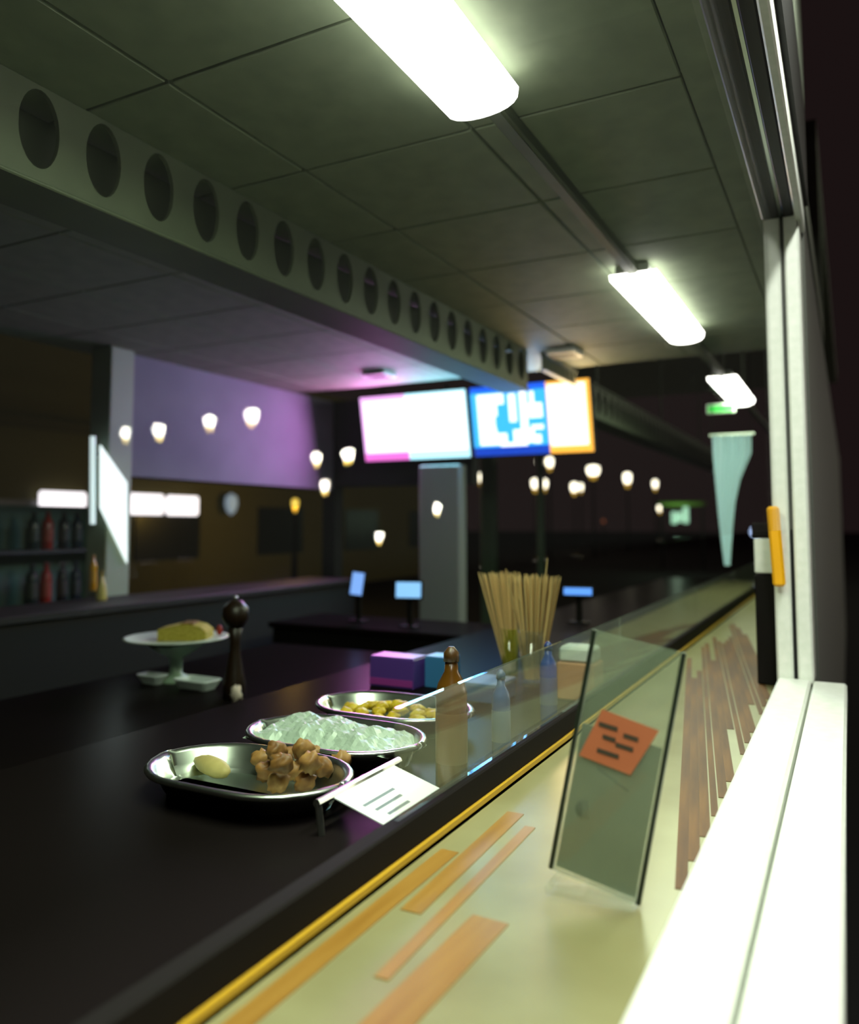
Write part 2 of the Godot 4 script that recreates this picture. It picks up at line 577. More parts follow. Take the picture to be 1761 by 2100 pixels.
func counters() -> void:
	# serving counter behind the glass guard
	var t := thing("serving_counter", Vector3(-1.08, 0, -3.6), "long black glossy serving counter behind the glass guard", "counter")
	span("body", Vector3(-0.45, 0.0, -4.2), Vector3(0.44, 1.06, 4.6), M.black_matt, t, 0.004)
	span("worktop", Vector3(-0.47, 1.06, -4.22), Vector3(0.45, 1.10, 4.6), M.black_gloss, t, 0.005)
	# glass guard on its dark rail
	var g := thing("glass_guard", Vector3(-0.615, 1.10, -3.6), "low clear glass guard on a black rail along the counter", "glass guard")
	span("rail", Vector3(-0.015, 0.0, -4.2), Vector3(0.015, 0.055, 4.6), M.black_matt, g, 0.003)
	for k in 5:
		var z0 := 2.52 - k * 1.344
		span("glass_panel", Vector3(-0.004, 0.056, z0 - 1.340), Vector3(0.004, 0.222, z0), M.guard_glass, g)
	span("trim_strip", Vector3(0.0155, 0.001, -4.2), Vector3(0.022, 0.010, 4.6), mat(Color(0.78, 0.62, 0.15), 0.4), g)

func tray(at: Vector3, w: float, d: float, label: String) -> Node3D:
	var t := thing("serving_tray", at, label, "tray", "metal serving trays on the counter")
	part("pan", pressed(w, d, 0.15, [Vector2(0.012, 0.040), Vector2(0.002, 0.043), Vector2(0.0, 0.048), Vector2(0.003, 0.052), Vector2(0.010, 0.053), Vector2(0.018, 0.047), Vector2(0.034, 0.012), Vector2(0.045, 0.004)]), M.steel, t)
	part("underside", pressed(w - 0.04, d - 0.04, 0.13, [Vector2(0.0, 0.040), Vector2(0.022, 0.0), Vector2(0.03, 0.0)]), M.steel, t)
	return t

func trays() -> void:
	var y := 1.10
	# tray with roasted pieces
	tray(Vector3(-1.0, y, -1.20), 0.43, 0.27, "oval steel tray of browned roast pieces")
	var fm := [textured(noise_tex(0.03, 21, Color(0.50, 0.33, 0.16), Color(0.78, 0.62, 0.36), 128), 0.5, 0.0, 9.0), textured(noise_tex(0.03, 22, Color(0.38, 0.24, 0.11), Color(0.66, 0.48, 0.25), 128), 0.5, 0.0, 9.0)]
	var k := 0
	for p in [[535, 1556], [590, 1552], [643, 1548], [548, 1582], [604, 1580], [660, 1574], [570, 1604], [626, 1604], [700, 1560], [566, 1553], [622, 1548], [578, 1577], [636, 1574]]:
		var c := at_y(p[0], p[1], y + 0.040)
		if k > 8: c = at_y(p[0], p[1] - 12, y + 0.078)
		single("roast_piece", lump(Vector3(rng.randf_range(0.019, 0.022), 0.018, rng.randf_range(0.016, 0.019)), 40 + k, 0.7), fm[k % 2], c, "browned roast piece heaped in the oval tray", "food", "roast pieces in the tray", Vector3(rng.randf() * 0.6, rng.randf() * TAU, 0))
		k += 1
	var roll := at_y(435, 1572, y + 0.030)
	single("bread_roll", lump(Vector3(0.062, 0.018, 0.022), 77, 0.15), textured(noise_tex(0.02, 24, Color(0.66, 0.60, 0.36), Color(0.80, 0.74, 0.48), 128), 0.6, 0.0, 6.0), roll, "long pale yellow roll lying in the tray of roast pieces", "food", "", Vector3(0, -0.35, 0))
	# tray with crumpled film
	tray(Vector3(-1.0, y, -1.485), 0.43, 0.27, "oval steel tray covered with crumpled clear film")
	var st := new_st()
	var n := FastNoiseLite.new()
	n.seed = 5
	n.frequency = 9.0
	var U := 40
	var V := 26
	var q := func(i, j):
		var a := (float(i) / U - 0.5) * 0.35
		var b := (float(j) / V - 0.5) * 0.19
		var e := maxf(absf(a) / 0.18, absf(b) / 0.10)
		return Vector3(a, 0.026 * n.get_noise_2d(a * 0.7, b * 0.5) + 0.005 * n.get_noise_2d(a * 4, b * 4) + 0.03 * (1.0 - e * e), b)
	for i in U:
		for j in V:
			var c := [q.call(i, j), q.call(i + 1, j), q.call(i + 1, j + 1), q.call(i, j + 1)]
			for v in [c[0], c[1], c[2], c[0], c[2], c[3]]:
				st.set_smooth_group(-1)
				st.add_vertex(v)
	var film := mat(Color(0.72, 0.80, 0.74), 0.42, 0.1)
	single("crumpled_film", done(st), film, Vector3(-1.0, y + 0.036, -1.485), "crumpled silvery film over the middle oval tray", "film")
	# tray with yellow food
	tray(Vector3(-1.02, y, -1.775), 0.43, 0.27, "oval steel tray heaped with yellow food")
	var yl := textured(noise_tex(0.04, 31, Color(0.74, 0.60, 0.10), Color(0.92, 0.82, 0.20), 128), 0.5, 0.0, 8.0)
	for i in 30:
		var a := i * 2.39996
		var r := sqrt((i + 0.5) / 30.0)
		single("yellow_slice", lump(Vector3(0.022, 0.011, 0.017), 100 + i, 0.4), yl, Vector3(-1.02 + 0.155 * r * cos(a), y + 0.024 + 0.030 * (1.0 - r), -1.775 + 0.085 * r * sin(a)), "yellow slice heaped in the farthest oval tray", "food", "yellow slices in the tray", Vector3(rng.randf_range(-0.3, 0.3), rng.randf() * TAU, rng.randf_range(-0.3, 0.3)))
	# white price card in a steel holder
	var h := thing("price_card_holder", Vector3(-0.70, y, -1.235), "white card sloping from a steel bar beside the tray of roast pieces", "card holder")
	var bar := tube([Vector3(-0.075, 0.05, 0.135), Vector3(-0.075, 0.05, -0.135)], [0.007, 0.007], 10)
	part("bar", bar, M.steel, h)
	for e in [0.13, -0.13]:
		part("foot", tube([Vector3(-0.075, 0.05, e), Vector3(-0.068, 0.0, e)], [0.006, 0.006], 8), M.steel, h)
	var cd := part("card", box(Vector3(0.135, 0.002, 0.20)), mat(Color(0.92, 0.95, 0.94), 0.6), h, Vector3(-0.004, 0.030, -0.005), Vector3(0, 0, -0.28))
	for i in 4:
		part("print_line", box(Vector3(0.006, 0.0006, 0.10 - 0.015 * (i % 3))), mat(Color(0.45, 0.5, 0.52), 0.8), cd, Vector3(-0.02 + 0.02 * i, 0.0012, 0.03))
	# screen reflection given shape and colour as cartons behind the trays
	var y0 := y
	var pc := thing("carton", at_y(800, 1412, y0) + Vector3(0, 0, -0.05), "purple and pink screen reflection shaped as a carton", "carton")
	part("body", box(Vector3(0.155, 0.09, 0.09), 0.003), mat(Color(0.36, 0.24, 0.58), 0.35), pc, Vector3(0, 0.045, 0))
	part("stripe", box(Vector3(0.150, 0.020, 0.002)), mat(Color(0.62, 0.24, 0.60), 0.35), pc, Vector3(0, 0.018, 0.046))
	part("lid_flap", box(Vector3(0.150, 0.003, 0.085)), mat(Color(0.36, 0.24, 0.58), 0.35), pc, Vector3(0, 0.092, 0))
	var bc := thing("carton", at_y(880, 1414, y0) + Vector3(0.015, 0, -0.06), "bright blue screen reflection shaped as a carton beside the purple one", "carton")
	part("body", box(Vector3(0.085, 0.092, 0.08), 0.003), mat(Color(0.25, 0.50, 0.72), 0.35), bc, Vector3(0, 0.046, 0))
	part("lid_flap", box(Vector3(0.082, 0.003, 0.077)), mat(Color(0.25, 0.50, 0.72), 0.35), bc, Vector3(0, 0.094, 0))

func window_table() -> void:
	# cream ledge between the window sill and the guard, with reflected streaks laid on as brown strips
	var t := thing("serving_ledge", Vector3(-0.4, 0, -3.5), "cream laminate serving ledge with painted brown reflection streaks beside the window", "ledge")
	span("panel", Vector3(-0.19, 0.0, -4.2), Vector3(0.19, 1.04, 4.6), M.dark_wall, t)
	var cream := textured(noise_tex(0.01, 41, Color(0.46, 0.445, 0.30), Color(0.53, 0.52, 0.375), 256), 0.32, 0.0, 1.6)
	span("top_board", Vector3(-0.192, 1.04, -4.2), Vector3(0.195, 1.098, 4.6), cream, t, 0.003)
	var wood := textured(noise_tex(0.02, 42, Color(0.27, 0.16, 0.045), Color(0.40, 0.26, 0.08), 256, Vector2(3.0, 0.25)), 0.6, 0.0, 2.0)  # brown of the mirrored streaks, put into the strip colour
	var orange := textured(noise_tex(0.02, 43, Color(0.50, 0.35, 0.11), Color(0.58, 0.44, 0.19), 256, Vector2(3.0, 0.25)), 0.35, 0.0, 2.0)
	# painted reflections: long strips laid slightly askew, cut to the board
	var strips := [[-0.52, 0.95, -0.53, 1.35, 0.030, orange], [-0.475, 0.8, -0.485, 1.3, 0.018, orange], [-0.44, 0.3, -0.42, 0.98, 0.05, orange], [-0.56, 0.5, -0.56, 1.15, 0.03, orange]]
	for k in 15:
		# brown reflected streaks, side by side and of uneven length, running askew from the sill
		var z0 := 1.18 + 0.105 * k + (0.35 * rng.randf() if k % 4 == 2 else 0.0)
		var z1 := minf(3.1 + 0.09 * k + rng.randf_range(-0.5, 0.3), 1.18 + 0.105 * k + 2.0)
		var c := 1.18 + 0.105 * k
		strips.append([-0.221 - 0.163 * (z0 - c), z0, -0.221 - 0.163 * (z1 - c), z1, [0.0169, 0.0169, 0.0166, 0.0120][k % 4], wood])
	for s in strips:
		var a := Vector3(s[0] + 0.4, 1.0985, 3.5 - s[1])
		var b := Vector3(s[2] + 0.4, 1.0985, 3.5 - s[3])
		var len := a.distance_to(b)
		var d := (b - a) / len
		part("reflection_strip", box(Vector3(s[4], 0.0012, len)), s[5], t, (a + b) / 2, Vector3(0, atan2(-d.x, -d.z), 0))
	# tilted menu card in a clear holder
	var bl := at_y(1131, 1800, 1.10)
	var br := at_y(1298, 1830, 1.10)
	var w := 0.122
	var hgt := 0.335
	var c := thing("menu_card_holder", Vector3((bl.x + br.x) / 2 + 0.012, 1.1015, -1.10), "clear upright acrylic card holder with an orange label, leaning", "card holder")
	part("base", box(Vector3(0.12, 0.012, 0.06), 0.003), M.guard_glass, c, Vector3(0, 0.006, 0))
	var tilt := Vector3(-0.04, 0.0, -0.19)
	var up := Basis.from_euler(tilt)
	var mid := Vector3(0.0, 0.012, 0) + up * Vector3(0, hgt / 2, 0)
	var sheet := part("sheet", box(Vector3(w, hgt, 0.003)), pane(Color(0.62, 0.70, 0.58), 0.28, 0.05), c, mid, tilt)
	for e in [-1, 1]:
		part("edge", box(Vector3(0.006, hgt, 0.006), 0.001), mat(Color(0.13, 0.17, 0.13), 0.3), c, mid + up * Vector3(e * w / 2, 0, 0), tilt)
	part("insert", box(Vector3(w - 0.012, 0.20, 0.0015)), mat(Color(0.42, 0.42, 0.35), 0.6), c, mid + up * Vector3(0, -hgt / 2 + 0.105, -0.004), tilt)
	# orange label, cut askew
	var o := new_st()
	var z := 0.0032
	face(o, [Vector3(-0.050, -0.105, z), Vector3(0.022, -0.108, z), Vector3(0.048, -0.04, z), Vector3(-0.030, -0.035, z)], Vector3.ZERO)
	var lab := part("orange_label", done(o), mat(Color(0.74, 0.42, 0.27), 0.6), c, mid + up * Vector3(0, 0.10, 0), tilt)
	var ink := mat(Color(0.25, 0.22, 0.16), 0.8)
	for r in [[-0.018, -0.055, 0.026], [0.014, -0.060, 0.02], [-0.014, -0.070, 0.018], [0.008, -0.075, 0.024], [-0.012, -0.090, 0.030]]:
		part("print", box(Vector3(r[2], 0.006, 0.0006)), ink, lab, Vector3(r[0], r[1], 0.0038))
	for r in [[-0.01, -0.020, 0.03], [0.012, -0.028, 0.022]]:
		part("print", box(Vector3(r[2], 0.004, 0.0006)), mat(Color(0.2, 0.21, 0.19), 0.8), c, mid + up * Vector3(r[0], r[1] - 0.0, -0.0028), tilt + Vector3(0, 0, -0.3))
	part("print", lathe([Vector2(0.0, 0.0), Vector2(0.013, 0.0), Vector2(0.013, 0.0006), Vector2(0.0, 0.0006)], 18), mat(Color(0.2, 0.21, 0.19), 0.8), c, mid + up * Vector3(-0.030, -0.075, -0.0028), tilt + Vector3(PI / 2, 0, 0))

func glass_ware() -> void:
	var y := 1.10
	var right := cam_basis.x
	right = Vector3(right.x, 0, right.z).normalized()
	var fwd := Vector3(-right.z, 0, right.x) * -1.0
	var clear := mat(Color(0.9, 0.95, 0.9), 0.03)
	clear.refraction_enabled = true
	clear.refraction_scale = 0.05
	var woods := []
	for i in 4:
		var m: float = [0.92, 1.0, 1.05, 0.85][i]
		woods.append(mat(Color(0.88 * m, 0.76 * m, 0.52 * m), 0.6))
	var spec := [
		[at_y(1093, 1405, y), 0.043, 0.17, 0.008, 60, "tall ribbed glass tumbler packed with wooden skewers", "light wooden skewer fanned out of the ribbed glass tumbler", "skewers in the glass tumbler", M.guard_glass],
		[at_y(1046, 1386, y), 0.030, 0.155, -0.035, 46, "narrow yellow tinted glass holding skewers beside the tumbler", "wooden skewer leaning out of the narrow yellow glass", "skewers in the yellow glass", pane(Color(0.55, 0.55, 0.12), 0.45, 0.05)]]
	for s in spec:
		var at: Vector3 = s[0]
		var r: float = s[1]
		var h: float = s[2]
		var t := thing("tumbler", at, s[5], "glass")
		part("glass_wall", lathe([Vector2(r * 0.86, 0.0), Vector2(r * 0.88, 0.02), Vector2(r, h), Vector2(r * 0.93, h), Vector2(r * 0.82, 0.022)], 20), s[8], t)
		part("glass_base", lathe([Vector2(0.0, 0.0), Vector2(r * 0.85, 0.0), Vector2(r * 0.86, 0.018), Vector2(0.0, 0.018)], 20), s[8], t)
		for k in int(s[4]):
			var a := k * 2.39996
			var q := sqrt((k + 0.5) / float(s[4]))
			var foot := Vector3.ZERO
			var spread: float = 0.086 if s[4] == 60 else 0.076
			var tip: Vector3 = (right * cos(a) + fwd * sin(a) * 0.6) * spread * q + right * s[3]
			foot = (right * cos(a) + fwd * sin(a)) * r * 0.60 * q
			var top: float = 0.338 + rng.randf_range(-0.006, 0.006)
			if k == 13 and s[4] == 60: top = 0.395
			if k == 5 and s[4] == 46: top = 0.352
			var p0 := foot + Vector3(0, 0.02, 0)
			var p1: Vector3 = tip + Vector3(0, top, 0)
			single("wooden_skewer", tube([p0, p0.lerp(p1, 0.96), p1], [0.0022, 0.0022, 0.0010], 6), woods[rng.randi() % 4], at, s[6], "skewer", s[7])
	# bottles and boxes just behind the guard
	bottle(at_y(938, 1630, y) + Vector3(-0.012, 0, 0), 0.030, 0.27, Color(0.34, 0.22, 0.05), "tall brown reflection in the glass guard shaped as a sauce bottle")  # brown reflection in the guard, given the shape of a bottle
	bottle(at_y(1133, 1480, y) + Vector3(-0.01, 0, 0), 0.022, 0.20, Color(0.15, 0.26, 0.52), "slim dark blue bottle beside the tan napkin box")
	bottle(at_y(1028, 1560, y), 0.020, 0.19, Color(0.20, 0.33, 0.48), "slim steel-blue bottle between brown bottle and tumbler")
	var nb := thing("napkin_box", at_y(1190, 1431, y), "tan napkin box with a white top behind the guard", "napkin box")
	part("body", box(Vector3(0.11, 0.105, 0.10), 0.004), mat(Color(0.66, 0.50, 0.32), 0.6), nb, Vector3(0, 0.0525, 0))
	part("napkins", box(Vector3(0.10, 0.045, 0.09), 0.008), mat(Color(0.75, 0.82, 0.76), 0.8), nb, Vector3(0, 0.127, 0))
	var bb := thing("carton", at_y(1005, 1432, y), "flat light blue carton between the trays and the tumblers", "carton")
	part("body", box(Vector3(0.10, 0.045, 0.14), 0.003), mat(Color(0.30, 0.42, 0.60), 0.5), bb, Vector3(0, 0.0225, 0))
	part("lid", box(Vector3(0.104, 0.012, 0.144), 0.002), mat(Color(0.42, 0.54, 0.70), 0.5), bb, Vector3(0, 0.048, 0))

func bottle(at: Vector3, r: float, h: float, c: Color, label: String, group := "") -> Node3D:
	var t := thing("bottle", at, label, "bottle", group)
	var m := mat(c, 0.22)
	part("body", lathe([Vector2(0.0, 0.0), Vector2(r * 0.92, 0.0), Vector2(r, 0.006), Vector2(r, h * 0.68), Vector2(r * 0.85, h * 0.75), Vector2(r * 0.45, h * 0.83), Vector2(r * 0.40, h * 0.90), Vector2(0.0, h * 0.90)], 22), m, t)
	part("cap", lathe([Vector2(0.0, h * 0.90), Vector2(r * 0.50, h * 0.90), Vector2(r * 0.48, h * 0.96), Vector2(r * 0.18, h), Vector2(0.0, h)], 18), mat(c * 0.8, 0.4), t)
	part("label_band", lathe([Vector2(r * 1.006, h * 0.22), Vector2(r * 1.012, h * 0.23), Vector2(r * 1.012, h * 0.55), Vector2(r * 1.006, h * 0.56)], 22), mat(c.lerp(Color(0.7, 0.6, 0.3), 0.15), 0.5), t)
	return t

func back_of_house() -> void:
	# black preparation counter with a cake platter
	var t := thing("preparation_counter", Vector3(-2.3, 0, -2.3), "black preparation counter under the cake platter", "counter")
	span("body", Vector3(-0.36, 0, -1.1), Vector3(0.42, 0.94, 1.9), M.black_matt, t, 0.004)
	span("worktop", Vector3(-0.38, 0.94, -1.12), Vector3(0.44, 0.98, 1.92), M.black_gloss, t, 0.004)
	var pc := at_y(362, 1307, 1.15)
	var p := thing("cake_platter", Vector3(pc.x, 0.98, pc.z), "wide white platter on a low foot holding a yellow cake", "platter")
	part("plate", lathe([Vector2(0.0, 0.155), Vector2(0.09, 0.155), Vector2(0.20, 0.168), Vector2(0.205, 0.172), Vector2(0.195, 0.175), Vector2(0.10, 0.162), Vector2(0.0, 0.162)], 40), mat(Color(0.86, 0.90, 0.87), 0.3), p)
	part("bowl_foot", lathe([Vector2(0.0, 0.0), Vector2(0.07, 0.0), Vector2(0.065, 0.01), Vector2(0.025, 0.03), Vector2(0.025, 0.09), Vector2(0.10, 0.135), Vector2(0.12, 0.158), Vector2(0.0, 0.158)], 32), mat(Color(0.55, 0.65, 0.55), 0.35), p)
	var cake := thing("cake", Vector3(pc.x, 1.1425, pc.z) + Vector3(0.03, 0, -0.02), "yellow sponge cake with a cut side on the white platter", "cake")
	var st := new_st()
	var prof := [Vector2(-0.095, 0.0), Vector2(-0.095, 0.045), Vector2(-0.03, 0.06), Vector2(0.02, 0.066), Vector2(0.07, 0.055), Vector2(0.095, 0.035), Vector2(0.095, 0.0)]
	var f := []
	var b := []
	for q in prof:
		f.append(Vector3(q.x, q.y, 0.06))
		b.append(Vector3(q.x, q.y, -0.06))
	face(st, f, Vector3(0, 0.03, 0))
	face(st, b, Vector3(0, 0.03, 0))
	for i in prof.size():
		var n := (i + 1) % prof.size()
		face(st, [f[i], f[n], b[n], b[i]], Vector3(0, 0.03, 0))
	part("sponge", done(st), textured(noise_tex(0.05, 61, Color(0.66, 0.60, 0.20), Color(0.82, 0.76, 0.34), 128), 0.8, 0.0, 8.0), cake, Vector3.ZERO, Vector3(0, 0.5, 0))
	part("crust", box(Vector3(0.05, 0.006, 0.10), 0.002), mat(Color(0.50, 0.38, 0.08), 0.7), cake, Vector3(0.02, 0.066, 0), Vector3(0, 0.5, 0))
	var straw := at_y(442, 1296, 1.17)
	single("strawberry", lump(Vector3(0.012, 0.020, 0.012), 9, 0.2), mat(Color(0.62, 0.14, 0.08), 0.4), Vector3(pc.x, 1.166, pc.z) + Vector3(0.15, 0.012, -0.08), "small red berry on the rim of the white platter", "berry")
	# white dishes along the counter front
	var d0 := at_y(312, 1402, 0.98)
	dish(d0, 0.12, "small dim white dish on the preparation counter")
	var d1 := at_y(404, 1412, 0.98)
	dish(d1, 0.17, "bright white dish beside the pepper mill")
	# pepper mill of turned wood
	var pm := at_y(480, 1432, 0.98)
	var m := thing("pepper_mill", pm, "tall dark turned wooden pepper mill behind the trays", "pepper mill")
	var wd := textured(noise_tex(0.03, 71, Color(0.11, 0.07, 0.035), Color(0.18, 0.115, 0.05), 128, Vector2(3, 0.4)), 0.4, 0.0, 5.0)
	part("body", lathe([Vector2(0.0, 0.0), Vector2(0.040, 0.0), Vector2(0.040, 0.05), Vector2(0.032, 0.09), Vector2(0.020, 0.16), Vector2(0.018, 0.20), Vector2(0.026, 0.25), Vector2(0.0, 0.25)], 22), wd, m)
	part("head", lathe([Vector2(0.0, 0.252), Vector2(0.030, 0.252), Vector2(0.048, 0.285), Vector2(0.046, 0.32), Vector2(0.022, 0.345), Vector2(0.0, 0.348)], 22), wd, m)
	part("knob", lathe([Vector2(0.0, 0.348), Vector2(0.008, 0.348), Vector2(0.010, 0.358), Vector2(0.0, 0.366)], 12), M.steel, m)
	single("napkin", lump(Vector3(0.022, 0.032, 0.018), 33, 0.8), mat(Color(0.84, 0.78, 0.72), 0.8), pm + Vector3(0.05, 0.028, 0.05), "crumpled whitish napkin at the foot of the pepper mill", "napkin")
	# till counter with lit terminals
	var tc := thing("till_counter", Vector3(-2.1, 0, -4.05), "dark till counter carrying two lit terminals", "counter")
	span("body", Vector3(-0.9, 0, -0.25), Vector3(0.5, 1.0, 0.25), M.black_matt, tc, 0.004)
	span("worktop", Vector3(-0.92, 1.0, -0.27), Vector3(0.52, 1.03, 0.27), M.black_gloss, tc, 0.004)
	var a := at_y(733, 1197, 1.25)
	terminal(a, Vector2(0.07, 0.13), 0.12, "upright handheld terminal with a bright blue screen", Color(0.50, 0.68, 0.98))
	var b2 := at_y(838, 1210, 1.235)
	terminal(b2, Vector2(0.14, 0.085), 0.0, "small tablet terminal with a pale blue screen", Color(0.55, 0.78, 1.0))
	var c2 := at_y(1185, 1213, 1.26)
	terminal(c2, Vector2(0.14, 0.036), 0.0, "narrow blue customer display on the serving counter", Color(0.35, 0.58, 0.95), 1.10)
	# long side: dark back bar with bottles
	var bk := thing("back_bar", Vector3(-3.42, 0, -3.2), "dark olive back bar running beneath the pale pillar", "counter")
	span("body", Vector3(-0.19, 0, -1.8), Vector3(0.22, 1.17, 3.2), mat(Color(0.07, 0.065, 0.05), 0.8), bk, 0.004)
	span("worktop", Vector3(-0.19, 1.17, -1.82), Vector3(0.24, 1.205, 3.22), mat(Color(0.11, 0.105, 0.08), 0.6), bk, 0.004)
	bottle(at_x(190, 1212, -3.52), 0.018, 0.19, Color(0.85, 0.62, 0.08), "slim yellow mustard bottle next to the pale pillar")
	var cone := at_x(208, 1217, -3.45)
	cone.y = 1.205
	var cn := thing("sauce_bottle", cone, "pale yellow cone shaped sauce bottle at the pillar foot", "bottle")
	part("body", lathe([Vector2(0.0, 0.0), Vector2(0.026, 0.0), Vector2(0.028, 0.012), Vector2(0.022, 0.07), Vector2(0.009, 0.125), Vector2(0.0, 0.13)], 20), mat(Color(0.82, 0.76, 0.42), 0.35), cn)
	part("tip", lathe([Vector2(0.0, 0.128), Vector2(0.006, 0.126), Vector2(0.003, 0.155), Vector2(0.0, 0.156)], 12), mat(Color(0.80, 0.66, 0.16), 0.4), cn)
	# light patch on the pillar, made as a slanted glowing panel
	var sp := thing("light_patch", Vector3(-3.618, 0, 0), "brilliant white slanted light patch on the pale pillar made as a glowing panel", "sign")
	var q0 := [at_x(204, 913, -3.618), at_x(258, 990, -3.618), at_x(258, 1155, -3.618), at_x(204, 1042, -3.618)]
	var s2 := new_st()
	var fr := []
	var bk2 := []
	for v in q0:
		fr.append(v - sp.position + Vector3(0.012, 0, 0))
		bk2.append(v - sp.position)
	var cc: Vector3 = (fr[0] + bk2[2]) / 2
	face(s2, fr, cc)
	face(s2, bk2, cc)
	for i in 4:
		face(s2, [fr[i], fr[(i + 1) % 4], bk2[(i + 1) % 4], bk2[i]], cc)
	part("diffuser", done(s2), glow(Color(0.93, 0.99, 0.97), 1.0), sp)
	var e0 := at_x(190, 895, -3.63)
	var e1 := at_x(190, 1075, -3.63)
	var lt := thing("light_tube", (e0 + e1) / 2, "thin upright white light tube beside the pale pillar", "lamp")
	part("tube", tube([e0 - lt.position, e1 - lt.position], [0.014, 0.014], 10), glow(Color(0.88, 0.97, 0.97), 0.8), lt)
	for yy in [-0.15, 0.15]:
		part("clip", box(Vector3(0.03, 0.012, 0.09)), M.black_matt, lt, Vector3(-0.02, yy, -0.04))
	area(Vector3(0.06, at_x(230, 1030, -3.6).y, -3.2), Vector2(0.12, 0.3), Vector3(1, -0.2, 0.2), Color(0.9, 1.0, 0.95), 0.02, sp, "patch_glow")  # added glow in front of the light patch
	# shelf unit with bottles beyond the opening
	var su := thing("shelf_unit", Vector3(-4.55, 0, -3.55), "green backed shelf unit with dark bottles beyond the opening", "shelf")
	span("back_board", Vector3(-0.16, 0, -0.40), Vector3(-0.13, 1.72, 0.6), mat(Color(0.25, 0.38, 0.33), 0.6), su)
	for yy in [1.06, 1.42]:
		span("shelf_board", Vector3(-0.13, yy, -0.40), Vector3(0.14, yy + 0.02, 0.6), mat(Color(0.14, 0.16, 0.13), 0.6), su)
	span("side_board", Vector3(-0.16, 0, -0.42), Vector3(0.14, 1.72, -0.40), mat(Color(0.14, 0.16, 0.13), 0.6), su)
	var cols := [Color(0.10, 0.16, 0.20), Color(0.12, 0.13, 0.15), Color(0.55, 0.16, 0.12), Color(0.12, 0.18, 0.17)]
	var says := ["dark teal bottle on the green backed shelf", "near black bottle on the green backed shelf", "dull red bottle on the green backed shelf", "dark green bottle on the green backed shelf"]
	var i2 := 0
	for zz in [-3.64, -3.54, -3.42, -3.32]:
		for yy in [1.44, 1.08]:
			bottle(Vector3(-4.5, yy, zz), 0.035, 0.24 if yy > 1.2 else 0.28, cols[i2], says[i2], "bottles on the green backed shelf")
		i2 += 1
	# yellow handle, white plate and black post at the far jamb
	var bp := thing("jamb_post", Vector3(-0.235, 1.10, -2.82), "black upright post inside the far window jamb", "post")
	part("post", box(Vector3(0.07, 0.34, 0.12), 0.004), M.black_matt, bp, Vector3(0, 0.17, 0))
	part("plate", box(Vector3(0.06, 0.11, 0.11), 0.004), M.frame_white, bp, Vector3(-0.005, 0.40, 0))
	part("clamp", box(Vector3(0.07, 0.045, 0.12), 0.004), M.black_matt, bp, Vector3(-0.004, 0.482, 0))
	var hy := at_z(1588, 1120, 2.6)
	var hd := thing("window_handle", Vector3(hy.x + 0.005, hy.y, -2.60), "bright yellow upright handle on the white window jamb", "handle")
	part("grip", box(Vector3(0.034, 0.235, 0.022), 0.007), mat(Color(0.92, 0.66, 0.05), 0.4), hd, Vector3(0, 0, 0.012), Vector3(0, 0, 0.05))
	part("mount", box(Vector3(0.02, 0.03, 0.02), 0.003), M.steel, hd, Vector3(0, 0.06, -0.006))
	# pale blue reflected streak, shaped as a film hanging in a taper
	var Zf := 5.0
	var fl := thing("reflected_streak", at_z(1500, 893, Zf), "pale blue reflected streak shaped as a film hanging in a narrow taper", "film")
	var rows := [[893, 1460, 1541], [930, 1461, 1541], [955, 1463, 1530], [985, 1466, 1518], [1030, 1470, 1508], [1080, 1475, 1503], [1130, 1481, 1499], [1160, 1485, 1497]]
	var fs := new_st()
	var grid := []
	for r in rows:
		var l := []
		for k in 17:
			var u := k / 16.0
			var v := at_z(lerpf(r[1], r[2], u), r[0], Zf) - fl.position
			v.z += 0.02 * sin(u * 21.0) * (r[2] - r[1]) / 80.0
			l.append(v)
		grid.append(l)
	for i in grid.size() - 1:
		for k in 16:
			for v in [grid[i][k], grid[i][k + 1], grid[i + 1][k + 1], grid[i][k], grid[i + 1][k + 1], grid[i + 1][k]]:
				fs.set_smooth_group(0)
				fs.add_vertex(v)
	var film := pane(Color(0.82, 0.96, 1.0), 0.9, 0.4)
	film.backlight_enabled = true
	film.backlight = Color(0.8, 0.95, 1.0)
	part("film", done(fs), film, fl)
	part("rod", box(Vector3(0.25, 0.012, 0.012)), M.steel, fl, Vector3(0, 0.006, 0))
	for k in [-0.11, 0.11]:
		part("cord", box(Vector3(0.004, 2.6 - fl.position.y, 0.004)), M.black_matt, fl, Vector3(k, (2.6 - fl.position.y) / 2, 0))

func dish(at: Vector3, w: float, label: String) -> void:
	var t := thing("dish", at, label, "dish")
	var m := mat(Color(0.85, 0.90, 0.88), 0.35)
	part("bowl", pressed(w, w * 0.6, 0.02, [Vector2(0.02, 0.0), Vector2(0.004, 0.03), Vector2(0.0, 0.036), Vector2(0.004, 0.038), Vector2(0.022, 0.008)]), m, t)
	part("foot_ring", pressed(w * 0.7, w * 0.4, 0.02, [Vector2(0.0, 0.006), Vector2(0.002, 0.0), Vector2(0.006, 0.0)]), m, t)

